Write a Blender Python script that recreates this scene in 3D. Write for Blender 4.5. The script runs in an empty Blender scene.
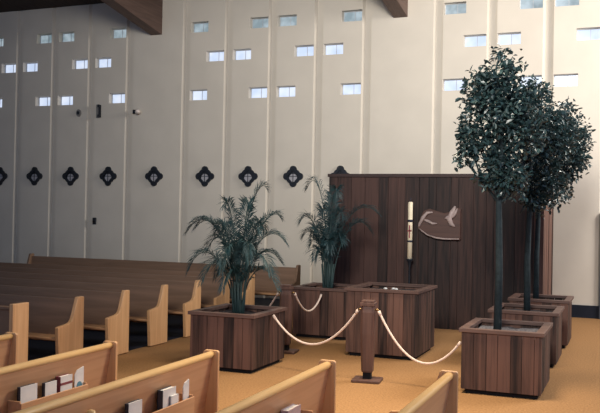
import bpy, bmesh, math, random
from mathutils import Vector, Matrix

C = bpy.context.scene
COL = C.collection
random.seed(7)
PI = math.pi

# ------------------------------------------------------------------ camera
H = 2.108
YAW, PITCH, ROLL = 0.3793, -0.00924, 0.01892
cam_d = bpy.data.cameras.new('camera')
cam_d.sensor_fit = 'HORIZONTAL'; cam_d.sensor_width = 36
cam_d.lens = 833 / 600 * 36
cam_d.clip_start = 0.05; cam_d.clip_end = 200
cam = bpy.data.objects.new('camera', cam_d); COL.objects.link(cam)
fw = Vector((-math.sin(YAW) * math.cos(PITCH), math.cos(YAW) * math.cos(PITCH), -math.sin(PITCH)))
rt = Vector((math.cos(YAW), math.sin(YAW), 0)); up = rt.cross(fw)
e1 = rt * math.cos(ROLL) + up * math.sin(ROLL)
e2 = up * math.cos(ROLL) - rt * math.sin(ROLL)
M = Matrix.Identity(4)
for i in range(3):
    M[i][0] = e1[i]; M[i][1] = e2[i]; M[i][2] = -fw[i]
M.translation = Vector((0, 0, H))
cam.matrix_world = M
C.camera = cam

# ------------------------------------------------------------------ world, lamps, exposure
def srgb(r, g, b):
    f = lambda c: (c / 255 / 12.92) if c / 255 <= .04045 else ((c / 255 + .055) / 1.055) ** 2.4
    return (f(r), f(g), f(b), 1)

w = bpy.data.worlds.new('sky'); C.world = w; w.use_nodes = True
bg = w.node_tree.nodes['Background']
bg.inputs['Color'].default_value = srgb(160, 186, 230)
bg.inputs['Strength'].default_value = 0.80

def area(name, loc, target, sx, sy, power, color, spread=180):
    d = bpy.data.lights.new(name, 'AREA'); d.shape = 'RECTANGLE'; d.size = sx; d.size_y = sy
    d.energy = power; d.color = color[:3]; d.spread = math.radians(spread)
    o = bpy.data.objects.new(name, d); COL.objects.link(o)
    o.location = loc
    o.rotation_euler = (Vector(target) - Vector(loc)).to_track_quat('-Z', 'Y').to_euler()
    return o
# tall high glazing in the far right corner, beyond the right end of the back wall
area('corner_window_light', (3.6, 15.6, 6.7), (-6.5, 11.5, 1.6), 3.8, 2.6, 1020, (1.0, .93, .83))
# fill light added behind the camera to brighten the back wall
area('front_fill_light', (-1.2, -1.8, 7.0), (-3.6, 18.9, 6.2), 3.4, 2.6, 470, (1.0, .95, .85), 66)
# warm lamps in the roof over the open floor
area('roof_lamps', (-2.6, 8.6, 8.4), (-2.6, 8.4, 0), 2.0, 2.0, 210, (1.0, .84, .62), 66)
C.view_settings.view_transform = 'Standard'
C.view_settings.look = 'None'
C.view_settings.exposure = -0.08
C.view_settings.gamma = 1.0
C.view_settings.use_curve_mapping = False

# ------------------------------------------------------------------ materials
def nodes_of(name):
    m = bpy.data.materials.new(name); m.use_nodes = True
    nt = m.node_tree; b = nt.nodes['Principled BSDF']
    return m, nt, b

def plain(name, col, rough=.6, spec=.4, metal=0, var=.12, scale=6, bump=0):
    m, nt, b = nodes_of(name)
    b.inputs['Roughness'].default_value = rough
    b.inputs['Specular IOR Level'].default_value = spec
    b.inputs['Metallic'].default_value = metal
    tc = nt.nodes.new('ShaderNodeTexCoord'); nz = nt.nodes.new('ShaderNodeTexNoise')
    nz.inputs['Scale'].default_value = scale; nz.inputs['Detail'].default_value = 4
    nt.links.new(tc.outputs['Object'], nz.inputs['Vector'])
    r = nt.nodes.new('ShaderNodeValToRGB')
    r.color_ramp.elements[0].position = .3; r.color_ramp.elements[1].position = .7
    r.color_ramp.elements[0].color = tuple(c * (1 - var) for c in col[:3]) + (1,)
    r.color_ramp.elements[1].color = tuple(min(1, c * (1 + var)) for c in col[:3]) + (1,)
    nt.links.new(nz.outputs['Fac'], r.inputs['Fac'])
    nt.links.new(r.outputs['Color'], b.inputs['Base Color'])
    if bump:
        bp = nt.nodes.new('ShaderNodeBump'); bp.inputs['Strength'].default_value = bump; bp.inputs['Distance'].default_value = .02
        nt.links.new(nz.outputs['Fac'], bp.inputs['Height']); nt.links.new(bp.outputs['Normal'], b.inputs['Normal'])
    return m

def wood(name, dark, light, axis='Z', rough=.45, island=.0, scale=9, spec=.35):
    """grain runs along axis; island > 0 varies the tone board by board"""
    m, nt, b = nodes_of(name)
    b.inputs['Roughness'].default_value = rough
    b.inputs['Specular IOR Level'].default_value = spec
    tc = nt.nodes.new('ShaderNodeTexCoord'); mp = nt.nodes.new('ShaderNodeMapping')
    s = {'X': (.06, 1, 1), 'Y': (1, .06, 1), 'Z': (1, 1, .06)}[axis]
    mp.inputs['Scale'].default_value = tuple(v * scale for v in s)
    nt.links.new(tc.outputs['Object'], mp.inputs['Vector'])
    nz = nt.nodes.new('ShaderNodeTexNoise'); nz.inputs['Scale'].default_value = 2.2
    nz.inputs['Detail'].default_value = 6; nz.inputs['Distortion'].default_value = .4
    nt.links.new(mp.outputs['Vector'], nz.inputs['Vector'])
    fac = nz.outputs['Fac']
    if island:
        g = nt.nodes.new('ShaderNodeNewGeometry')
        mr = nt.nodes.new('ShaderNodeMapRange')
        mr.inputs['To Min'].default_value = -island; mr.inputs['To Max'].default_value = island
        nt.links.new(g.outputs['Random Per Island'], mr.inputs['Value'])
        ad = nt.nodes.new('ShaderNodeMath'); ad.operation = 'ADD'
        nt.links.new(fac, ad.inputs[0]); nt.links.new(mr.outputs['Result'], ad.inputs[1])
        fac = ad.outputs[0]
    r = nt.nodes.new('ShaderNodeValToRGB')
    r.color_ramp.elements[0].position = .25; r.color_ramp.elements[0].color = dark
    r.color_ramp.elements[1].position = .75; r.color_ramp.elements[1].color = light
    nt.links.new(fac, r.inputs['Fac']); nt.links.new(r.outputs['Color'], b.inputs['Base Color'])
    return m

def glow(name, a, b_, strength, scale=3):
    m, nt, b = nodes_of(name)
    tc = nt.nodes.new('ShaderNodeTexCoord'); nz = nt.nodes.new('ShaderNodeTexNoise')
    nz.inputs['Scale'].default_value = scale
    nt.links.new(tc.outputs['Object'], nz.inputs['Vector'])
    r = nt.nodes.new('ShaderNodeValToRGB')
    r.color_ramp.elements[0].position = .35; r.color_ramp.elements[1].position = .65
    r.color_ramp.elements[0].color = a; r.color_ramp.elements[1].color = b_
    nt.links.new(nz.outputs['Fac'], r.inputs['Fac'])
    b.inputs['Base Color'].default_value = srgb(120, 130, 140); b.inputs['Roughness'].default_value = .15
    nt.links.new(r.outputs['Color'], b.inputs['Emission Color'])
    b.inputs['Emission Strength'].default_value = strength
    return m

MAT = {}
MAT['wall'] = plain('painted_wall', srgb(208, 200, 188), .85, .15, 0, .035, 1.6)
MAT['ceiling'] = wood('dark_ceiling_boards', srgb(46, 38, 36), srgb(70, 58, 52), 'Y', .8)
MAT['beam'] = wood('beam_timber', srgb(84, 66, 60), srgb(112, 90, 80), 'Y', .6)
MAT['carpet'] = plain('gold_carpet', srgb(148, 112, 76), .97, .08, 0, .22, 42, .35)
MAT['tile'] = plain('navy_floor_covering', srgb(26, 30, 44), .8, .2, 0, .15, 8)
MAT['skirting'] = plain('dark_skirting', srgb(28, 32, 44), .7, .2)
MAT['door'] = plain('dark_grey_door', srgb(62, 64, 72), .6, .2, 0, .06, 2)
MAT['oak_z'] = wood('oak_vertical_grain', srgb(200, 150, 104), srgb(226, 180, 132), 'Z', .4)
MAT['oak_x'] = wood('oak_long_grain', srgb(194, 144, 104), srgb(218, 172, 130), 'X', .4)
MAT['oak_shaded'] = wood('shaded_oak_long_grain', srgb(120, 94, 74), srgb(140, 110, 88), 'X', .5)  # darkened oak: the shade of weakly lit pew faces put into the colour
MAT['oak_rail'] = wood('oak_rail', srgb(206, 164, 108), srgb(228, 190, 134), 'X', .3)
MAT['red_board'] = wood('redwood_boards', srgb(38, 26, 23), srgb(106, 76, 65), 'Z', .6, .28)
MAT['rim'] = wood('redwood_rim', srgb(74, 54, 48), srgb(106, 82, 74), 'X', .5)
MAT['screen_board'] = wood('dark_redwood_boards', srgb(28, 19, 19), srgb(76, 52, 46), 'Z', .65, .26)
MAT['screen_cap'] = plain('screen_cap', srgb(54, 36, 34), .6)
MAT['post'] = wood('post_wood', srgb(74, 52, 46), srgb(104, 76, 66), 'Z', .5)
MAT['dark'] = plain('dark_recess', srgb(24, 22, 24), .8, .2)
MAT['soil'] = plain('soil', srgb(58, 54, 56), .95, .1, 0, .5, 40, .6)
MAT['gravel'] = plain('gravel_soil', srgb(104, 100, 102), .95, .1, 0, .5, 40, .6)
MAT['iron'] = plain('dark_iron', srgb(34, 38, 46), .5, .4, .3)
MAT['pale_disc'] = plain('pale_disc', srgb(172, 170, 176), .6)
MAT['rope'] = plain('cream_rope', srgb(226, 204, 190), .8, .2, 0, .12, 60)
MAT['brass'] = plain('brass_hook', srgb(150, 120, 80), .35, .5, .8)
MAT['trunk'] = plain('grey_green_bark', srgb(40, 50, 54), .85, .2, 0, .3, 18, .4)
MAT['leaf'] = plain('glossy_dark_leaf', srgb(42, 62, 64), .34, .6, 0, .5, 11)
MAT['frond'] = plain('palm_leaflet', srgb(30, 56, 60), .5, .4, 0, .4, 9)
MAT['stem'] = plain('palm_stem', srgb(40, 60, 60), .6)
MAT['wax'] = plain('cream_wax', srgb(238, 224, 196), .5)
MAT['band'] = plain('dark_candle_band', srgb(44, 44, 58), .6)
MAT['red'] = plain('faded_red_mark', srgb(150, 80, 84), .6)
MAT['plaque'] = wood('carved_brown_plaque', srgb(66, 46, 40), srgb(92, 64, 56), 'X', .5)
MAT['relief'] = plain('highlit_relief', srgb(168, 150, 146), .5, .4, 0, .3, 8)  # grey highlights on the carving put into the relief colour
MAT['paper'] = plain('white_paper', srgb(236, 232, 226), .8)
MAT['cover'] = plain('dark_book_cover', srgb(66, 66, 72), .6)
MAT['pinkcover'] = plain('pale_pink_cover', srgb(206, 180, 176), .7)
MAT['blue'] = plain('blue_green_print', srgb(94, 142, 160), .8)
MAT['maroon'] = plain('maroon_cover', srgb(132, 64, 70), .6)
MAT['frame'] = plain('window_frame', srgb(196, 200, 206), .6)
MAT['sky_pane'] = glow('bright_pane', srgb(196, 212, 240), srgb(226, 234, 250), 1.0)
MAT['dim_pane'] = glow('dim_pane', srgb(120, 140, 146), srgb(176, 192, 200), .8, 5)
MAT['white_plastic'] = plain('white_fitting', srgb(220, 208, 200), .5)
MAT['grey_plastic'] = plain('grey_fitting', srgb(120, 118, 116), .5)
MAT['pebble'] = plain('white_pebble', srgb(214, 214, 214), .6)

# ------------------------------------------------------------------ mesh helpers
class MB:
    def __init__(self): self.v = []; self.f = []; self.mi = []; self.sm = []
    def add(self, vs, fs, mi=0, smooth=False):
        o = len(self.v); self.v += [tuple(p) for p in vs]
        for f in fs:
            self.f.append(tuple(i + o for i in f)); self.mi.append(mi); self.sm.append(smooth)
        return self
    def box(self, x0, x1, y0, y1, z0, z1, mi=0):
        vs = [(x, y, z) for z in (z0, z1) for y in (y0, y1) for x in (x0, x1)]
        return self.add(vs, [(0, 2, 3, 1), (4, 5, 7, 6), (0, 1, 5, 4), (2, 6, 7, 3), (0, 4, 6, 2), (1, 3, 7, 5)], mi)
    def prism(self, poly, fn, d0, d1, mi=0):
        """poly of 2D points; fn(a, b, d) -> 3D"""
        n = len(poly)
        vs = [fn(a, b, d0) for a, b in poly] + [fn(a, b, d1) for a, b in poly]
        fs = [tuple(range(n))[::-1], tuple(range(n, 2 * n))]
        fs += [(i, (i + 1) % n, n + (i + 1) % n, n + i) for i in range(n)]
        return self.add(vs, fs, mi)
    def tube(self, pts, rad, seg=8, mi=0, cap=True):
        pts = [Vector(p) for p in pts]; n = len(pts)
        rad = rad if isinstance(rad, (list, tuple)) else [rad] * n
        vs = []; ref = Vector((.31, .17, .93)).normalized()
        for i, p in enumerate(pts):
            t = (pts[min(i + 1, n - 1)] - pts[max(i - 1, 0)]).normalized()
            if abs(t.dot(ref)) > .97: ref = Vector((1, .1, 0)).normalized()
            a = t.cross(ref).normalized(); b = t.cross(a)
            for k in range(seg):
                an = 2 * PI * k / seg
                vs.append(p + (a * math.cos(an) + b * math.sin(an)) * rad[i])
        fs = [(i * seg + k, i * seg + (k + 1) % seg, (i + 1) * seg + (k + 1) % seg, (i + 1) * seg + k)
              for i in range(n - 1) for k in range(seg)]
        if cap: fs += [tuple(range(seg))[::-1], tuple(range((n - 1) * seg, n * seg))]
        return self.add(vs, fs, mi, True)
    def lathe(self, prof, seg=16, c=(0, 0), mi=0, smooth=True):
        vs = []; n = len(prof)
        for r, z in prof:
            for k in range(seg):
                a = 2 * PI * k / seg; vs.append((c[0] + r * math.cos(a), c[1] + r * math.sin(a), z))
        fs = [(i * seg + k, i * seg + (k + 1) % seg, (i + 1) * seg + (k + 1) % seg, (i + 1) * seg + k)
              for i in range(n - 1) for k in range(seg)]
        fs += [tuple(range(seg))[::-1], tuple(range((n - 1) * seg, n * seg))]
        return self.add(vs, fs, mi, smooth)
    def build(self, name, mats, parent=None, bevel=0, loc=None):
        me = bpy.data.meshes.new(name); me.from_pydata(self.v, [], self.f)
        if not isinstance(mats, (list, tuple)): mats = [mats]
        for m in mats: me.materials.append(MAT[m] if isinstance(m, str) else m)
        me.polygons.foreach_set('material_index', self.mi)
        me.polygons.foreach_set('use_smooth', self.sm)
        me.update()
        bm = bmesh.new(); bm.from_mesh(me); bmesh.ops.recalc_face_normals(bm, faces=bm.faces) if bevel >= 0 else None
        bm.to_mesh(me); bm.free()
        o = bpy.data.objects.new(name, me); COL.objects.link(o)
        if parent is not None: o.parent = parent
        if loc: o.location = loc
        if bevel > 0:
            b = o.modifiers.new('bevel', 'BEVEL'); b.width = bevel; b.segments = 2; b.limit_method = 'ANGLE'
        return o

def thing(name, label, cat, loc=(0, 0, 0), rz=0, group=None):
    o = bpy.data.objects.new(name, None); COL.objects.link(o)
    o.empty_display_size = .1
    o.location = loc; o.rotation_euler = (0, 0, rz)
    tag(o, label, cat, group); return o
def tag(o, label, cat, group=None):
    o['label'] = label; o['category'] = cat
    if group: o['group'] = group
    return o
def struct(o): o['kind'] = 'structure'; return o
def copy_tree(o, parent=None):
    c = o.copy(); COL.objects.link(c)
    if parent is not None: c.parent = parent
    for ch in list(o.children): copy_tree(ch, c)
    return c

# ------------------------------------------------------------------ setting
D = 18.90                     # front face of the ribbed wall
GW = .229                     # groove width
GD = .085                     # groove depth
NB, WB = 1.22, 1.713
X_LEFT, X_RIGHT = -21.5, 5.6
bays = []                     # (index, panel x0, panel x1, wide)
x = -16.277; k = 0; seq = [0, 0, 0, 1, 0, 0, 0, 0, 1, 0, 0, 0, 0, 1, 0, 0]
for i, wd in enumerate(seq):
    wdt = WB if wd else NB
    bays.append((i, x + GW, x + wdt, wd)); x += wdt
x = -16.277
for i, wd in zip((-1, -2, -3, -4), (0, 1, 0, 0)):
    wdt = WB if wd else NB
    x -= wdt; bays.insert(0, (i, x + GW, x + wdt, wd))
ROWZ = (6.88, 6.11, 5.13); WW, WH = .51, .27
pattern = {}
for i, a, b, wd in bays:
    if wd: continue
    if i >= 0:
        ph = {0: 1, 1: 0, 2: 1, 4: 0, 5: 1, 6: 0, 7: 1, 9: 0, 10: 1, 11: 0, 12: 1, 14: 0, 15: 1}[i]
    else: ph = {-1: 0, -3: 1, -4: 0}[i]
    pattern[i] = ['LRL', 'RLR'][ph]
WTOP = 9.2
wm = MB(); winlist = []
def quad(m, a, b, c, d): m.add([a, b, c, d], [(0, 1, 2, 3)])
def ceil_z(y): return 7.72 + .13 * (D - y)
for i, a, b, wd in bays:
    if a > X_RIGHT: continue
    holes = []
    if not wd and i <= 13:
        for s, z in zip(pattern[i], ROWZ):
            xa = a + .01 if s == 'L' else b - .01 - WW
            holes.append((xa, xa + WW, z - WH / 2, z + WH / 2))
    xs = sorted({a, b} | {h[0] for h in holes} | {h[1] for h in holes})
    zs = sorted({0, WTOP} | {h[2] for h in holes} | {h[3] for h in holes})
    for xi in range(len(xs) - 1):
        for zi in range(len(zs) - 1):
            cx, cz = (xs[xi] + xs[xi + 1]) / 2, (zs[zi] + zs[zi + 1]) / 2
            if any(h[0] < cx < h[1] and h[2] < cz < h[3] for h in holes): continue
            quad(wm, (xs[xi], D, zs[zi]), (xs[xi + 1], D, zs[zi]), (xs[xi + 1], D, zs[zi + 1]), (xs[xi], D, zs[zi + 1]))
    for h in holes:
        y2 = D + .26
        quad(wm, (h[0], D, h[2]), (h[0], y2, h[2]), (h[0], y2, h[3]), (h[0], D, h[3]))
        quad(wm, (h[1], D, h[2]), (h[1], D, h[3]), (h[1], y2, h[3]), (h[1], y2, h[2]))
        quad(wm, (h[0], D, h[2]), (h[1], D, h[2]), (h[1], y2, h[2]), (h[0], y2, h[2]))
        quad(wm, (h[0], D, h[3]), (h[0], y2, h[3]), (h[1], y2, h[3]), (h[1], D, h[3]))
        winlist.append(h)
    g0 = a - GW
    g1 = g0 + .05                # the left flank of each groove is splayed
    quad(wm, (g1, D + GD, 0), (a, D + GD, 0), (a, D + GD, WTOP), (g1, D + GD, WTOP))
    quad(wm, (g0, D, 0), (g1, D + GD, 0), (g1, D + GD, WTOP), (g0, D, WTOP))
    quad(wm, (a, D, 0), (a, D, WTOP), (a, D + GD, WTOP), (a, D + GD, 0))
wall = struct(wm.build('wall_back', 'wall', bevel=-1))
# windows in the wall: frame, glazing bar, pane
for n, h in enumerate(winlist):
    y = D + .15
    f = MB()
    t = .014
    f.box(h[0], h[1], y, y + .05, h[2], h[2] + t); f.box(h[0], h[1], y, y + .05, h[3] - t, h[3])
    f.box(h[0], h[0] + t, y, y + .05, h[2] + t, h[3] - t); f.box(h[1] - t, h[1], y, y + .05, h[2] + t, h[3] - t)
    mx = h[0] + (h[1] - h[0]) * .56
    f.box(mx - .006, mx + .006, y + .005, y + .045, h[2] + t, h[3] - t)
    fo = struct(f.build('window_%d' % (n + 1), 'frame'))
    top = h[2] > 6.5
    p = MB().box(h[0] + t, h[1] - t, y + .02, y + .03, h[2] + t, h[3] - t)
    p.build('pane', 'dim_pane' if top else 'sky_pane', fo)
# floor
struct(MB().box(X_LEFT, X_RIGHT, -3, D + .3, -.12, 0).build('floor', 'carpet'))
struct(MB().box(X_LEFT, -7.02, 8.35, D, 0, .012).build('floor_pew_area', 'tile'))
# skirting along the wall right of the enclosure
struct(MB().box(-6.3, -.55, D - .03, D, 0, .27).build('baseboard_back', 'skirting'))
# door at the right end of the wall
dm = MB().box(-.50, .52, D - .05, D, 0, 2.16)
door = struct(dm.build('door_1', 'door', bevel=.01))
fm = MB().box(-.62, -.50, D - .09, D, 0, 2.27).box(.52, .64, D - .09, D, 0, 2.27).box(-.50, .52, D - .09, D, 2.16, 2.27)
fm.build('door_frame', 'door', door)
MB().tube([(.42, D - .05, 1.0), (.42, D - .10, 1.0), (.32, D - .10, 1.0)], .012).build('door_handle', 'brass', door)
# ceiling: boarded slope rising away from the wall
cy0 = -3
cm = MB()
cm.prism([(cy0, ceil_z(cy0)), (D, ceil_z(D)), (D, ceil_z(D) + .2), (cy0, ceil_z(cy0) + .2)], lambda a, b, d: (d, a, b), X_LEFT, -2.4)
cm.prism([(15.6, ceil_z(15.6)), (D, ceil_z(D)), (D, ceil_z(D) + .2), (15.6, ceil_z(15.6) + .2)], lambda a, b, d: (d, a, b), -2.4, X_RIGHT)
cm.prism([(cy0, ceil_z(cy0)), (10.6, ceil_z(10.6)), (10.6, ceil_z(10.6) + .2), (cy0, ceil_z(cy0) + .2)], lambda a, b, d: (d, a, b), -2.4, X_RIGHT)
cm.prism([(10.6, ceil_z(10.6)), (15.6, ceil_z(15.6)), (15.6, ceil_z(15.6) + .2), (10.6, ceil_z(10.6) + .2)], lambda a, b, d: (d, a, b), .9, X_RIGHT)
struct(cm.build('ceiling', 'ceiling'))
struct(MB().box(X_LEFT - .2, X_LEFT, -3, D + .3, 0, 10.5).build('wall_left', 'wall'))
# two laminated roof beams running down to the wall
for n, (x0, x1) in enumerate(((-11.86, -11.52), (-5.26, -4.92))):
    b = MB().prism([(4.0, ceil_z(4.0) - .45), (D, ceil_z(D) - .97), (D, ceil_z(D)), (4.0, ceil_z(4.0))], lambda a, b, d: (d, a, b), x0, x1)
    struct(b.build('trim_%d' % (n + 1), 'beam', bevel=.01))

# ------------------------------------------------------------------ quatrefoil crosses on the wall
def foil_outline(R, n=64):
    pts = []
    c, q = R * .66, R * .34
    for j in range(n):
        th = 2 * PI * j / n
        ph = (th + PI / 4) % (PI / 2) - PI / 4
        dd = q * q - (c * math.sin(ph)) ** 2
        r = max(R * .74, c * math.cos(ph) + math.sqrt(dd)) if dd > 0 else R * .74
        pts.append((r * math.cos(th), r * math.sin(th)))
    return pts
def make_foil(label):
    t = thing('quatrefoil_ornament', label, 'wall ornament', group='quatrefoil ornaments along the ribbed wall')
    m = MB(); R = .26; o = foil_outline(R); i = foil_outline(R * .60); n = len(o)
    for ya, yb in ((-.05, 0),):
        vs = [(a, ya, b) for a, b in o] + [(a, ya, b) for a, b in i] + [(a, yb, b) for a, b in o] + [(a, yb, b) for a, b in i]
        fs = []
        for j in range(n):
            l = (j + 1) % n
            fs += [(j, l, n + l, n + j), (2 * n + j, 3 * n + j, 3 * n + l, 2 * n + l), (j, 2 * n + j, 2 * n + l, l), (n + j, n + l, 3 * n + l, 3 * n + j)]
        m.add(vs, fs)
    m.build('ring', 'iron', t)
    MB().prism(foil_outline(R * .64), lambda a, b, d: (a, d, b), -.015, 0).build('backing', 'iron', t)
    c = MB()
    c.prism([(.10 * math.cos(2 * PI * j / 20), .10 * math.sin(2 * PI * j / 20) - .035) for j in range(20)], lambda a, b, d: (a, d, b), -.03, -.015)
    c.build('disc', 'pale_disc', t)
    s = MB().box(-.007, .007, -.045, -.03, -.15, .15).box(-.15, .15, -.045, -.03, -.007, .007)
    s.build('cross', 'iron', t)
    return t
foil_labels = {
    -1: 'dark quatrefoil ornament cut off by the left edge of the photo',
    0: 'second dark quatrefoil ornament from the left edge of the photo',
    1: 'third dark quatrefoil ornament from the left edge of the photo',
    2: 'dark quatrefoil ornament just left of the widest wall panel under the left beam',
    3: 'dark quatrefoil ornament on the wide wall panel under the left beam',
    4: 'dark quatrefoil ornament just right of the wide panel, left of the nearer palm',
    5: 'dark quatrefoil ornament right above the top of the nearer palm',
    6: 'dark quatrefoil ornament on the panel between the two palms',
    7: 'dark quatrefoil ornament mostly hidden behind the top left corner of the wooden enclosure'}
proto = None
for i, a, b, wd in bays:
    if i in foil_labels:
        if proto is None: proto = o = make_foil(foil_labels[i])
        else: o = copy_tree(proto)
        o['label'] = foil_labels[i]
        o.location = ((a + b) / 2 + (0.02 if not wd else -.02), D, 3.03)

# small fittings on the wall
t = thing('wall_speaker_bracket', 'narrow grey bracket box on the wall left of the left beam, below a window', 'bracket', (-13.40, D, 4.79))
MB().box(-.10, -.02, -.06, 0, -.18, .18).build('body', 'grey_plastic', t, bevel=.01)
MB().box(-.01, .025, -.075, 0, -.17, .17).box(-.0, .04, -.14, -.09, .10, .17).box(0, .04, -.14, -.09, -.17, -.10).build('clamp', 'iron', t)
t = thing('wall_spotlight', 'small white spotlight on the wide wall panel under the left beam', 'light', (-12.24, D, 4.74))
MB().lathe([(.0, -.05), (.05, -.05), (.05, .05), (0, .05)], 12).build('mount', 'iron', t, loc=(-.06, -.03, 0))
m = MB().tube([(0, -.02, .0), (.05, -.07, .02), (.10, -.12, -.03)], [.03, .05, .07], 12); m.build('lamp_head', 'white_plastic', t)
t = thing('wall_sensor', 'small round grey fitting left of the narrow bracket box on the wall', 'sensor', (-14.09, D, 4.76))
MB().prism([(.075 * math.cos(2 * PI * j / 16), .10 * math.sin(2 * PI * j / 16)) for j in range(16)], lambda a, b, d: (a, d, b), -.04, 0).build('plate', 'grey_plastic', t)
MB().prism([(.04 * math.cos(2 * PI * j / 16), .05 * math.sin(2 * PI * j / 16)) for j in range(16)], lambda a, b, d: (a, d, b), -.06, -.04).build('lens', 'iron', t)
t = thing('wall_call_box', 'small black box low on the left wall between two grooves', 'box', (-13.50, D, 1.82))
MB().box(-.05, .05, -.05, 0, -.09, .09).build('body', 'iron', t, bevel=.008)
MB().box(-.03, .03, -.055, -.05, -.06, .0).build('cover', 'dark', t)

# ------------------------------------------------------------------ pews
END = [(0, 0), (0, .925), (-.012, .94), (-.128, .94), (-.142, .925), (-.19, .79), (-.225, .69), (-.25, .64), (-.28, .61), (-.33, .595),
       (-.53, .572), (-.545, .56), (-.543, .50), (-.505, 0)]
def pew_parts(t, L, endmat, mats, k=1.0, rail=True, ek=1.0, et=.055):
    """rear of the pew at y=0, sitters face -y, visible end at x=0, runs to x=-L"""
    fn = lambda a, b, d: (d, a, b * k * ek)
    MB().prism(END, fn, -et, 0).build('end_panel', endmat, t, bevel=.008)
    MB().prism(END, fn, -L, -L + et).build('end_panel', endmat, t, bevel=.008)
    x0, x1 = -L + et, -et
    b = MB().prism([(-.045, .885 * k), (-.085, .885 * k), (-.175, .40 * k), (-.135, .30 * k)], lambda a, b, d: (d, a, b), x0, x1)
    br = b.build('backrest', mats[0], t)
    s = MB().prism([(-.15, .40), (-.15, .365), (-.50, .375), (-.52, .385), (-.525, .405), (-.51, .418), (-.30, .408)], lambda a, b, d: (d, a, b), x0, x1)
    s.build('seat', mats[1], t)
    if rail:
        n = 14; r = .036
        pts = [(-.065 + r * math.cos(2 * PI * j / n), .880 * k + r * .8 * math.sin(2 * PI * j / n)) for j in range(n)]
        m = MB(); m.prism(pts, lambda a, b, d: (d, a, b), x0, x1); m.sm = [len(f) == 4 for f in m.f]
        m.build('top_rail', mats[2], br)
    # support frames under the seat
    for j in range(1, 3):
        xx = -L * j / 3
        MB().prism([(-.48, .012), (-.14, .012), (-.15, .37), (-.47, .37)], lambda a, b, d: (d, a, b), xx - .02, xx + .02).build('support', mats[1], t)
left_rows = [
    'oak pew in the first row behind the low front panel, its end beside the aisle',
    'oak pew in the second row of the left block, counting from the front panel',
    'oak pew in the third row of the left block, counting from the front panel',
    'oak pew in the fourth row, its end just left of the nearer palm planter',
    'oak pew in the fifth row, its end half hidden behind the palm stems',
    'oak pew in the sixth row, its end just right of the palm stems']
proto = None
for i, lab in enumerate(left_rows):
    if proto is None:
        proto = o = thing('church_pew', lab, 'pew', group='pews of the left block')
        pew_parts(o, 8.6, 'oak_z', ('oak_shaded', 'oak_x', 'oak_shaded'), rail=False, ek=.985)
    else: o = copy_tree(proto)
    o['label'] = lab
    o.location = (-6.91, 9.47 + 1.108 * i, .012)
o = thing('church_pew', 'longest oak pew, last row against the ribbed wall, with the tallest back', 'pew', (-6.58, 16.62, .012), group='pews of the left block')
pew_parts(o, 7.1, 'oak_shaded', ('oak_shaded', 'oak_x', 'oak_shaded'), 1.075, rail=False)
# low panel standing before the first row
o = thing('pew_front_panel', 'low oak front panel with a broad plain end post before the first pew row', 'panel', (-6.95, 8.40, 0))
MB().box(-.06, 0, -.29, 0, 0, .95).build('end_post', 'oak_z', o, bevel=.008)
MB().box(-8.6, -.06, -.17, -.13, .06, .86).build('panel', 'oak_shaded', o)
MB().box(-8.6, -.06, -.20, -.10, .86, .90).build('top_rail', 'oak_shaded', o, bevel=.01)
MB().box(-8.66, -8.6, -.29, 0, 0, .95).build('end_post', 'oak_z', o, bevel=.008)

# foreground pews: rotated so that sitters face -X; the backs with book racks face the camera side
fg = [
    (-5.50, 'oak pew at the left edge, only its rail end and end panel visible'),
    (-4.37, 'lower left oak pew with a rack of three books and a leaflet'),
    (-3.33, 'oak pew whose pale rail ends just below the nearer palm planter'),
    (-2.26, 'oak pew at bottom centre with a pale pink book in its rack'),
    (-1.26, 'oak pew at bottom right in front of the nearest tree planter')]
FGY = 6.47
proto = None
pews = []
for X, lab in fg:
    if proto is None:
        proto = o = thing('church_pew', lab, 'pew', group='pews of the near block')
        # local x runs along the pew with the far end at x=0
        pew_parts(o, 5.6, 'oak_z', ('oak_x', 'oak_x', 'oak_rail'), ek=.975, et=.038)
    else: o = copy_tree(proto)
    o['label'] = lab
    # local -y (sitting side) -> world -X ; local -x (along) -> world -Y
    o.rotation_euler = (0, 0, -PI / 2)
    o.location = (X + .03, FGY - 5.6, 0)
    pews.append(o)

# book racks on three of the pews (parts of the pew), books and leaflets standing in them
PY0 = FGY - 5.6
def lx(Y): return PY0 - Y
def rack(pew, y0, y1, peg=None):
    m = MB()
    m.box(lx(y1), lx(y0), -.09, .045, .48, .495)
    m.box(lx(y1), lx(y0), .035, .050, .495, .625)
    m.box(lx(y1), lx(y1) + .016, -.08, .035, .495, .64)
    m.box(lx(y0) - .016, lx(y0), -.08, .035, .495, .64)
    rk = m.build('book_rack', 'oak_x', pew, bevel=.003)
    if peg:
        MB().lathe([(.0, .60), (.035, .60), (.035, .76), (.028, .785), (0, .795)], 12).build('cup_holder', 'oak_rail', rk, loc=(lx(peg), 0, 0))
rack(pews[1], 5.12, 5.96); rack(pews[2], 5.02, 5.94, 4.62); rack(pews[3], 5.0, 5.85)
def book(X, Y0, Y1, z0, z1, th, label, face='paper', spine='cover', tilt=0, group='hymn books in the pew racks'):
    t = thing('hymn_book', label, 'book', (X, (Y0 + Y1) / 2, z0), 0, group)
    t.rotation_euler = (0, tilt, 0)
    h = (Y1 - Y0) / 2
    m = MB().box(-th / 2, -th / 2 + .006, -h, h, 0, z1 - z0).box(-th / 2, th / 2, -h, -h + .006, 0, z1 - z0)
    m.build('spine', spine, t)
    MB().box(-th / 2 + .006, th / 2 - .005, -h + .006, h - .006, .004, z1 - z0 - .006).build('pages', 'paper', t)
    MB().box(th / 2 - .005, th / 2, -h + .006, h, 0, z1 - z0).build('cover', face, t)
    return t
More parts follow.
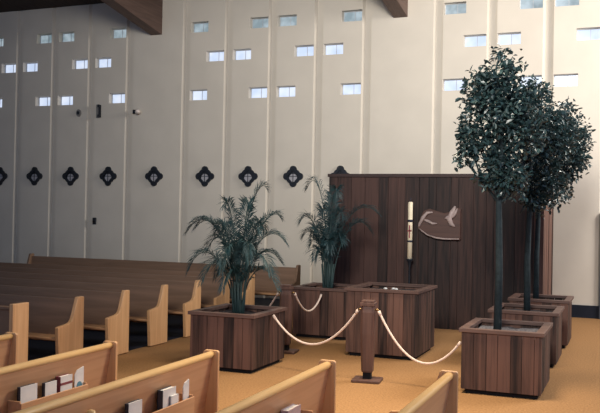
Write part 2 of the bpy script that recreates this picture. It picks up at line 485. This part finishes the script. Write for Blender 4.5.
def leaflet(X, Y0, Y1, z0, z1, label, mark=None, rz=0):
    t = thing('leaflet', label, 'leaflet', (X, (Y0 + Y1) / 2, z0), rz)
    h = (Y1 - Y0) / 2; H_ = z1 - z0
    MB().prism([(-h, 0), (h, 0), (h, H_), (-h * .5, H_ * .93), (-h, H_ * .8)], lambda a, b, d: (d, a, b), -.004, .004).build('sheet', 'paper', t)
    if mark:
        MB().prism([(h * .6 * math.cos(a * PI / 6), H_ * .45 + h * .6 * math.sin(a * PI / 6)) for a in range(12)], lambda a, b, d: (d, a, b), .004, .006).build('emblem', mark, t)
    return t
X1 = -4.37 + .03 - .02
book(X1, 5.17, 5.37, .497, .735, .028, 'white-faced hymn book at the near end of the lower left rack')
book(X1, 5.46, 5.61, .497, .715, .028, 'white-faced hymn book with dark spine in the middle of the lower left rack')
o = book(X1, 5.64, 5.80, .497, .735, .05, 'white hymn book with a red stripe in the lower left rack', spine='maroon')
MB().box(.0251, .0275, -.075, .08, .165, .185).build('stripe', 'maroon', o)
leaflet(X1 + .025, 5.83, 5.95, .497, .775, 'upright white leaflet with a blue-green emblem in the lower left rack', 'blue')
X2 = -3.33 + .03 - .02
book(X2, 5.07, 5.25, .497, .735, .03, 'pale hymn book at the near end of the rack below the palm planter')
book(X2, 5.52, 5.72, .497, .745, .05, 'white hymn book beside the leaflet in the rack below the palm planter')
book(X2 + .035, 5.62, 5.73, .497, .685, .016, 'small thin white booklet in front of the hymn book in the second rack', spine='paper')
leaflet(X2 + .025, 5.83, 5.92, .497, .765, 'narrow grey-white leaflet upright at the far end of the rack below the palm planter')
MB_ = -2.26 + .03 - .02
book(MB_, 5.42, 5.66, .497, .725, .06, 'pale pink hymn book in the rack of the lower middle pew', face='pinkcover', spine='pinkcover')
book(MB_ - .02, 5.30, 5.42, .497, .70, .04, 'dark hymn book beside the pale pink one in the lower middle rack', face='cover')

# ------------------------------------------------------------------ planters of upright boards
def planter(label, cx, cy, wx, wy, h, soil='soil', seed=1, plinth=.055):
    """wx, wy: outer rim size; boards stand slightly inside it"""
    rnd = random.Random(seed)
    t = thing('wooden_planter', label, 'planter', (cx, cy, 0), group='redwood planter boxes')
    a, b = wx / 2 - .028, wy / 2 - .028; z0, z1 = plinth, h - .045
    MB().box(-a + .05, a - .05, -b + .05, b - .05, 0, z0 + .02).build('plinth', 'dark', t)
    m = MB()
    def side(p0, p1, nx, ny):
        L = math.hypot(p1[0] - p0[0], p1[1] - p0[1]); pos = 0
        ux, uy = (p1[0] - p0[0]) / L, (p1[1] - p0[1]) / L
        while pos < L - 1e-6:
            wdt = rnd.choice((.095, .13, .14, .15)); wdt = min(wdt, L - pos)
            if L - pos - wdt < .06: wdt = L - pos
            s0, s1 = pos + .0025, pos + wdt - .0025
            pr = rnd.uniform(0, .006)
            q = [(p0[0] + ux * s0 - nx * .035, p0[1] + uy * s0 - ny * .035), (p0[0] + ux * s1 - nx * .035, p0[1] + uy * s1 - ny * .035),
                 (p0[0] + ux * s1 - nx * pr, p0[1] + uy * s1 - ny * pr), (p0[0] + ux * s0 - nx * pr, p0[1] + uy * s0 - ny * pr)]
            m.prism(q, lambda aa, bb, d: (aa, bb, d), z0, z1)
            pos += wdt
    side((-a, -b), (a, -b), 0, -1); side((a, -b), (a, b), 1, 0); side((a, b), (-a, b), 0, 1); side((-a, b), (-a, -b), -1, 0)
    m.build('board_sides', 'red_board', t)
    A, B, r = wx / 2, wy / 2, .10
    rm = MB(); vs = []
    for zz in (h - .045, h):
        vs += [(-A, -B, zz), (A, -B, zz), (A, B, zz), (-A, B, zz), (-A + r, -B + r, zz), (A - r, -B + r, zz), (A - r, B - r, zz), (-A + r, B - r, zz)]
    fs = []
    for j in range(4):
        l = (j + 1) % 4
        fs += [(8 + j, 8 + l, 12 + l, 12 + j), (j, 4 + j, 4 + l, l), (j, l, 8 + l, 8 + j), (4 + j, 12 + j, 12 + l, 4 + l)]
    rm.add(vs, fs).build('rim', 'rim', t, bevel=.004)
    # soil: a gently heaped surface
    s = MB(); n = 9; sa, sb = A - r - .0, B - r - .0
    vs = [(-sa + 2 * sa * i / n, -sb + 2 * sb * j / n, h - .085 + rnd.uniform(-.012, .012)) for j in range(n + 1) for i in range(n + 1)]
    fs = [(j * (n + 1) + i, j * (n + 1) + i + 1, (j + 1) * (n + 1) + i + 1, (j + 1) * (n + 1) + i) for j in range(n) for i in range(n)]
    s.add(vs, fs, 0, True).build('soil', soil, t, bevel=-1)
    return t
planter('redwood planter holding the nearer palm, behind the pew with the long rail', -5.05, 10.46, .99, 1.14, .775, seed=3)
planter('redwood planter holding the farther palm, behind the ropes', -4.90, 13.83, 1.06, 1.10, .86, seed=5)
planter('tall empty redwood planter behind the rope post, in front of the wooden enclosure', -3.43, 12.52, 1.14, 1.26, 1.02, seed=8)
planter('nearest of the three square tree planters at right, front one of its row', -1.415, 10.58, .99, 1.16, .78, 'gravel', seed=11)
planter('middle one of the three tree planters in a row at right', -1.43, 12.80, .99, 1.10, .78, seed=14)
planter('farthest of the three tree planters in a row, closest to the enclosure', -1.41, 14.70, .99, 1.02, .78, seed=17)
for i, (dx, dy) in enumerate(((-.10, .32), (.02, .36), (.08, .30))):
    m = MB().lathe([(0, 0), (.03, .006), (.034, .018), (.02, .03), (0, .034)], 8)
    o = m.build('white_pebble', 'pebble', loc=(-3.43 + dx - .1, 12.52 + dy, .935))
    tag(o, 'small white pebble on the soil of the tall empty planter', 'pebble', 'white pebbles in the empty planter')

# ------------------------------------------------------------------ wooden enclosure with board walls
t = thing('board_enclosure', 'tall dark redwood board enclosure standing before the ribbed wall', 'enclosure', (0, 0, 0))
t.location = (-3.5, 16.4, 0)
SX0, SX1, SY0, SY1, SH = -5.60 + 3.5, -1.47 + 3.5, 15.58 - 16.4, 17.55 - 16.4, 2.90
rnd = random.Random(21)
def boards(p0, p1, nx, ny, name, mat):
    m = MB(); L = math.hypot(p1[0] - p0[0], p1[1] - p0[1]); pos = 0
    ux, uy = (p1[0] - p0[0]) / L, (p1[1] - p0[1]) / L
    while pos < L - 1e-6:
        wdt = min(rnd.choice((.14, .19, .24, .28)), L - pos)
        if L - pos - wdt < .08: wdt = L - pos
        s0, s1 = pos + .003, pos + wdt - .003; pr = rnd.uniform(0, .012)
        q = [(p0[0] + ux * s0 - nx * .05, p0[1] + uy * s0 - ny * .05), (p0[0] + ux * s1 - nx * .05, p0[1] + uy * s1 - ny * .05),
             (p0[0] + ux * s1 - nx * pr, p0[1] + uy * s1 - ny * pr), (p0[0] + ux * s0 - nx * pr, p0[1] + uy * s0 - ny * pr)]
        m.prism(q, lambda aa, bb, d: (aa, bb, d), .0, SH - .04); pos += wdt
    m.build(name, mat, t)
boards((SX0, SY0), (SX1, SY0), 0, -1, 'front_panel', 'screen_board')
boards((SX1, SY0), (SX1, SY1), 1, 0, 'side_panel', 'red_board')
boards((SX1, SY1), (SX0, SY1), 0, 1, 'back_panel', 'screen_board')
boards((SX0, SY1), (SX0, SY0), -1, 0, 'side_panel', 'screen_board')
c = MB()
for x0, x1, y0, y1 in ((SX0 - .02, SX1 + .02, SY0 - .03, SY0 + .08), (SX0 - .02, SX1 + .02, SY1 - .08, SY1 + .02), (SX0 - .02, SX0 + .08, SY0 + .08, SY1 - .08), (SX1 - .08, SX1 + .02, SY0 + .08, SY1 - .08)):
    c.box(x0, x1, y0, y1, SH - .04, SH + .02)
c.build('top_cap', 'screen_cap', t)

# tall candle on a stand before the enclosure
t = thing('paschal_candle', 'tall cream candle with dark bands on a slim stand before the enclosure', 'candle', (-3.88, 15.36, 0))
m = MB().lathe([(0, 0), (.17, 0), (.17, .02), (.05, .05), (.022, .08), (.018, 1.16), (.03, 1.20), (.028, 1.24), (.06, 1.28), (.06, 1.31), (0, 1.31)], 16)
m.build('stand', 'iron', t)
cb = MB().lathe([(0, 1.31), (.046, 1.31), (.044, 2.37), (.03, 2.38), (0, 2.38)], 16).build('candle_body', 'wax', t)
MB().tube([(0, 0, 2.38), (0, 0, 2.42), (.004, 0, 2.46)], .007, 6).build('wick', 'band', cb)
for z, hh in ((1.62, .035), (2.00, .045)):
    MB().lathe([(0, z), (.05, z), (.05, z + hh), (0, z + hh)], 16).build('band', 'band', cb)
MB().box(-.012, .012, -.052, -.044, 1.70, 1.94).box(-.04, .04, -.052, -.036, 1.82, 1.85).build('cross', 'red', cb)

# carved plaque hanging on the enclosure
t = thing('carved_plaque', 'dark brown carved plaque with pale highlighted relief, hanging right of the candle', 'plaque', (-3.36, 15.54, 1.99))
pl = [(-.40, -.10), (-.34, -.17), (-.22, -.245), (-.05, -.30), (.12, -.315), (.40, -.31), (.40, .27), (.30, .30), (.22, .22), (.08, .19), (-.10, .24), (-.20, .27), (-.30, .22), (-.37, .08)]
pb = MB().prism(pl, lambda a, b, d: (a, d, b), -.05, .03).build('board', 'plaque', t, bevel=.012)
r = MB()
r.tube([(-.39, -.05, -.10), (-.36, -.075, -.02), (-.30, -.08, .10), (-.22, -.08, .19), (-.12, -.075, .20)], [.012, .03, .035, .03, .012], 8)
r.tube([(-.28, -.07, .06), (-.20, -.08, .03), (-.12, -.075, -.01), (-.03, -.065, -.01)], [.018, .028, .024, .01], 8)
r.build('relief', 'relief', pb)
r = MB()
r.tube([(.30, -.06, .32), (.25, -.085, .20), (.20, -.09, .08), (.24, -.085, -.02), (.30, -.065, -.06)], [.02, .05, .05, .04, .012], 8)
r.tube([(.24, -.08, .16), (.16, -.08, .10), (.11, -.065, .09)], [.03, .035, .012], 8)
r.tube([(.34, -.06, .28), (.30, -.08, .18), (.25, -.08, .1)], [.01, .03, .02], 8)
r.build('relief', 'relief', pb)
m = MB().tube([(-.38, -.055, -.11), (-.22, -.06, -.225), (-.05, -.06, -.278), (.12, -.06, -.295), (.38, -.06, -.29)], [.008, .014, .016, .014, .008], 8)
m.build('edge_relief', 'relief', pb)

# ------------------------------------------------------------------ rope posts and ropes
def rope_post(label, x, y):
    t = thing('rope_post', label, 'post', (x, y, 0), rz=.12, group='wooden rope posts')
    MB().box(-.18, .18, -.16, .16, 0, .035).build('base_plate', 'post', t, bevel=.008)
    MB().box(-.05, .05, -.05, .05, .035, .12).build('foot', 'dark', t)
    m = MB(); pr = [(.065, .12), (.072, .14), (.088, .60), (.088, .88), (.078, .96)]
    vs = []
    for r, z in pr:
        c_ = r * .35
        vs += [(-r + c_, -r, z), (r - c_, -r, z), (r, -r + c_, z), (r, r - c_, z), (r - c_, r, z), (-r + c_, r, z), (-r, r - c_, z), (-r, -r + c_, z)]
    n = len(pr)
    fs = [(i * 8 + k, i * 8 + (k + 1) % 8, (i + 1) * 8 + (k + 1) % 8, (i + 1) * 8 + k) for i in range(n - 1) for k in range(8)]
    fs += [tuple(range(8))[::-1], tuple(range((n - 1) * 8, n * 8))]
    m.add(vs, fs); sh = m.build('shaft', 'post', t)
    MB().box(-.094, .094, -.094, .094, .96, 1.005).box(-.08, .08, -.08, .08, 1.005, 1.03).build('cap', 'post', t, bevel=.006)
    for s in (-1, 1):
        MB().tube([(s * .08, 0, .91), (s * .115, 0, .915), (s * .13, 0, .90)], .012, 8).build('hook', 'brass', sh)
    return t
rope_post('wooden rope post on a square base in front of the tall empty planter', -3.10, 10.20)
rope_post('wooden rope post just behind the right corner of the nearer palm planter', -4.88, 11.75)
def rope(label, a, b, sag, r=.0145):
    a, b = Vector(a), Vector(b); n = 28
    pts = []
    for i in range(n + 1):
        s = i / n; p = a.lerp(b, s); p.z -= sag * 4 * s * (1 - s); pts.append(p)
    t = thing('barrier_rope', label, 'rope', a, group='cream barrier ropes')
    q = [p - a for p in pts]
    MB().tube(q, r, 8).build('cord', 'rope', t)
    for i, j in ((0, 1), (-1, -2)):
        d = (q[j] - q[i]).normalized()
        MB().tube([q[i], q[i] + d * .06], r * 1.35, 8).build('ferrule', 'pale_rope_end' if 'pale_rope_end' in MAT else 'rope', t)
    return t
rope('rope sagging from the nearer palm planter to the front rope post', (-4.55, 10.50, .715), (-3.235, 10.20, .90), .42)
rope('rope sagging from the front rope post to the nearest tree planter', (-2.965, 10.20, .90), (-1.90, 10.10, .60), .44)
rope('short rope hanging from the rear rope post to the farther palm planter', (-4.75, 11.77, .90), (-4.87, 13.27, .75), .27)
rope('rope dropping behind the nearer palm planter from the rear rope post', (-5.01, 11.74, .90), (-5.75, 12.05, .25), .10)

# ------------------------------------------------------------------ palms
RX = Vector((math.cos(YAW), math.sin(YAW), 0)); DY = Vector((-math.sin(YAW), math.cos(YAW), 0))
def frond(base, side, depth, peak_s, peak_z, tip_z, rnd, leaf=.26, bare=.30):
    """an arching frond from base; side/depth are horizontal reach, peak where it is highest"""
    hor = RX * side + DY * depth
    L = hor.length
    P0 = Vector(base); n = 22
    c1 = P0 + hor * (.10) + Vector((0, 0, peak_z * .72))
    c2 = P0 + hor * peak_s + Vector((0, 0, peak_z * 1.16))
    P3 = P0 + hor + Vector((0, 0, tip_z))
    pts = []
    for i in range(n + 1):
        s = i / n
        pts.append(P0 * (1 - s) ** 3 + c1 * 3 * s * (1 - s) ** 2 + c2 * 3 * s * s * (1 - s) + P3 * s ** 3)
    m = MB()
    m.tube(pts, [.013 * (1 - .8 * i / n) for i in range(n + 1)], 6, 0)
    nl = 46
    for i in range(nl):
        s = bare + (1 - bare) * (i + .5) / nl
        f = s * n; k = min(int(f), n - 1); p = pts[k].lerp(pts[k + 1], f - k)
        t = (pts[k + 1] - pts[k]).normalized()
        sd = t.cross(Vector((0, 0, 1)))
        if sd.length < .15: sd = RX.copy()
        sd.normalize(); upv = sd.cross(t).normalized()
        q = (s - bare) / (1 - bare)
        ll = leaf * (.55 + .9 * q * (1 - q) * 2) * (1 - .55 * q) * rnd.uniform(.7, 1.25)
        for sg in (-1, 1):
            d = (t * (.55 + .5 * q) + sd * sg * (.85 - .35 * q) + upv * rnd.uniform(.12, .4)).normalized()
            p1 = p + d * ll * .5; p2 = p + d * ll + Vector((0, 0, -ll * rnd.uniform(.1, .55)))
            wd = .010 * (1 - .3 * q)
            wv = d.cross(upv).normalized() * wd
            m.add([p, p1 + wv, p2, p1 - wv, p1 + upv * .004], [(0, 1, 4), (1, 2, 4), (2, 3, 4), (3, 0, 4)], 1)
    return m
def palm(label, loc, spec, seed, leaf, scale=1):
    rnd = random.Random(seed)
    t = thing('areca_palm', label, 'palm', loc, group='potted palms')
    for j in range(6):
        a = rnd.uniform(0, 2 * PI); r0 = rnd.uniform(.02, .09)
        b = Vector((r0 * math.cos(a), r0 * math.sin(a), -.02))
        MB().tube([b, b * 1.3 + Vector((0, 0, .25)), b * 1.7 + Vector((0, 0, .5))], [.022, .018, .012], 8).build('stem', 'stem', t)
    for sd, dp, ps, pz, tz in spec:
        b = (rnd.uniform(-.07, .07), rnd.uniform(-.07, .07), .0)
        frond(b, sd, dp, ps, pz, tz, rnd, leaf).build('frond', ['stem', 'frond'], t, bevel=-1)
    return t
specA = [(-.74, .1, .60, 1.42, 1.14), (-.66, .15, .66, 1.34, 1.2), (-.62, -.2, .70, 1.02, .62), (-.40, .3, .6, .95, .48), (.40, .1, .75, 1.70, 1.78), (.56, .25, .75, 1.38, 1.36),
         (.66, -.1, .65, 1.20, 1.02), (.62, .2, .62, .98, .72), (.52, -.3, .6, .80, .40), (-.15, -.45, .6, 1.15, .62), (.15, -.5, .6, 1.2, .75),
         (-.3, .5, .6, 1.35, 1.1), (.25, .55, .6, 1.4, 1.15), (-.18, -.2, .8, 1.5, 1.52), (.08, .2, .8, 1.55, 1.5), (-.45, -.4, .62, .9, .45),
         (.4, -.45, .62, 1.0, .62), (-.55, .35, .62, 1.2, .85), (-.30, .1, .7, 1.3, 1.15), (.28, -.2, .7, 1.25, 1.15), (-.22, -.35, .65, .75, .38), (.18, .35, .7, 1.0, .8)]
palm('nearer feathery palm in the planter by the pews', (-5.05, 10.46, .69), specA, 5, .33)
specB = [(-.42, .1, .55, 1.98, 1.78), (-.50, -.2, .70, 1.32, 1.20), (-.50, .15, .70, 1.08, .93), (-.24, -.3, .7, .85, .55), (.92, .1, .60, 1.52, 1.36), (.70, .3, .6, 1.3, 1.05),
         (.15, -.3, .75, 1.75, 1.68), (.0, .3, .8, 1.65, 1.6), (.22, -.2, .75, 1.4, 1.3), (-.12, -.2, .75, 1.45, 1.35), (.2, .4, .7, 1.2, 1.05), (-.2, .4, .7, 1.2, .95),
         (.28, -.3, .7, 1.05, .85), (.05, -.45, .65, 1.0, .7), (-.15, .1, .8, 1.0, .85), (.18, .1, .8, .95, .8), (-.3, -.1, .7, .95, .8)]
palm('farther palm with a high arching frond, beside the left edge of the enclosure', (-4.95, 13.80, .775), specB, 9, .37)

# ------------------------------------------------------------------ trees
def tree(label, base, trunk, blobs, nleaf, seed, leaf=.075, r0=.046):
    rnd = random.Random(seed)
    t = thing('potted_tree', label, 'tree', base, group='potted broad-leaved trees')
    MB().tube(trunk, [r0 * (1.1 - .55 * i / (len(trunk) - 1)) for i in range(len(trunk))], 10).build('trunk', 'trunk', t)
    tot = sum(b[3] ** 3 for b in blobs)
    # branches from the upper trunk into each mass of leaves
    for dx, dy, dz, rr in blobs:
        k = max(range(1, len(trunk)), key=lambda j: -abs(trunk[j][2] - (dz - .45)))
        s = Vector(trunk[k]); e = RX * dx + DY * dy + Vector((0, 0, dz))
        mid = s.lerp(e, .5) + Vector((rnd.uniform(-.05, .05), rnd.uniform(-.05, .05), -.04))
        m = MB().tube([s, mid, e], [.02, .014, .006], 6)
        for q in range(4):
            d = Vector((rnd.gauss(0, 1), rnd.gauss(0, 1), rnd.gauss(.3, 1))).normalized() * rr * .8
            m.tube([mid.lerp(e, .3 + .2 * q), e + d * .5, e + d], [.008, .006, .003], 5)
        m.build('branch', 'trunk', t)
    m = MB()
    for dx, dy, dz, rr in blobs:
        c = RX * dx + DY * dy + Vector((0, 0, dz))
        cnt = int(nleaf * rr ** 2.3 / sum(b[3] ** 2.3 for b in blobs))
        # leaves sit in tufts so that the outline stays ragged
        ntuft = max(6, cnt // 9)
        for _ in range(ntuft):
            d = Vector((rnd.gauss(0, 1), rnd.gauss(0, 1), rnd.gauss(0, 1))).normalized()
            tc = c + d * rr * (rnd.random() ** .5) * rnd.uniform(.75, 1.06)
            for _ in range(9):
                p = tc + Vector((rnd.gauss(0, .042), rnd.gauss(0, .042), rnd.gauss(0, .042)))
                dr = (d * .5 + Vector((rnd.gauss(0, .7), rnd.gauss(0, .7), rnd.gauss(-.1, .6)))).normalized()
                nn = Vector((rnd.gauss(0, .6), rnd.gauss(0, .6), 1)).normalized()
                sd = dr.cross(nn).normalized(); nn = sd.cross(dr)
                l = leaf * rnd.uniform(.75, 1.3); w_ = l * .25
                m.add([p, p + dr * l * .35 + sd * w_ + nn * .008, p + dr * l * .75 + sd * w_ * .8, p + dr * l - nn * .01,
                       p + dr * l * .75 - sd * w_ * .8, p + dr * l * .35 - sd * w_ + nn * .008, p + dr * l * .5 - nn * .006],
                      [(0, 1, 6), (1, 2, 6), (2, 3, 6), (3, 4, 6), (4, 5, 6), (5, 0, 6)])
    m.build('foliage', 'leaf', t, bevel=-1)
    return t
# blob: reach to the right, depth, height above the base point, radius
b1 = [(-.38, .05, 2.35, .18), (0, 0, 2.05, .26), (-.15, 0, 1.92, .17), (.16, 0, 1.84, .2), (0, 0, 2.75, .42), (-.26, .0, 2.95, .32), (.25, .1, 2.85, .34), (-.38, .05, 2.60, .2), (-.1, -.1, 3.2, .26), (.06, 0, 3.42, .16), (-.02, 0, 3.55, .08),
      (-.30, 0, 2.35, .22), (.28, -.1, 2.45, .26), (.02, .1, 2.25, .24), (.05, 0, 1.98, .16), (-.46, 0, 2.15, .1), (.2, 0, 1.95, .14), (-.32, 0, 3.2, .14), (.38, 0, 3.1, .16)]
tree('nearest potted tree with a pale trunk, its leafy crown leftmost of the three', (-1.535, 10.56, .68),
     [(0, 0, 0), (.01, 0, .8), (-.01, .01, 1.6), (.01, 0, 2.3), (0, 0, 3.0)], [(u * .97 + .02, v, 2.75 + (z - 2.75) * .95 - .05, q * .97) for u, v, z, q in b1], 5600, 31, .076)
b2 = [(.1, 0, 1.78, .24), (.35, 0, 1.86, .24), (0.15, 0, 2.75, .42), (.05, 0, 3.15, .28), (.22, 0, 3.38, .15), (.30, 0, 3.0, .28), (0, 0, 2.45, .36), (.42, 0, 2.6, .34), (.2, 0, 2.1, .26), (.05, 0, 1.85, .18), (.36, 0, 2.05, .2)]
tree('middle potted tree, its crown between those of the two others', (-1.43, 12.80, .68),
     [(0, 0, 0), (-.01, 0, .8), (.01, .01, 1.6), (.0, 0, 2.3), (.02, 0, 3.0)], [(u, v, z - .06, q) for u, v, z, q in b2], 4000, 37, .076, r0=.046)
b3 = [(.1, 0, 2.05, .26), (.42, 0, 2.85, .42), (.15, 0, 2.75, .4), (.62, 0, 2.95, .3), (.72, 0, 2.75, .28), (.50, 0, 3.22, .26), (.78, 0, 2.5, .22), (.55, 0, 2.4, .34), (.36, 0, 2.2, .32), (.52, 0, 2.0, .18), (.0, 0, 2.3, .3), (.86, 0, 2.9, .1)]
tree('farthest potted tree, its crown spreading to the right over the bright wall', (-1.50, 14.70, .68),
     [(0, 0, 0), (.0, 0, .8), (.02, .01, 1.6), (.06, 0, 2.2), (.16, 0, 2.8)], [(u - .06, v, z - .02, q * .97) for u, v, z, q in b3], 5000, 41, .076, r0=.046)
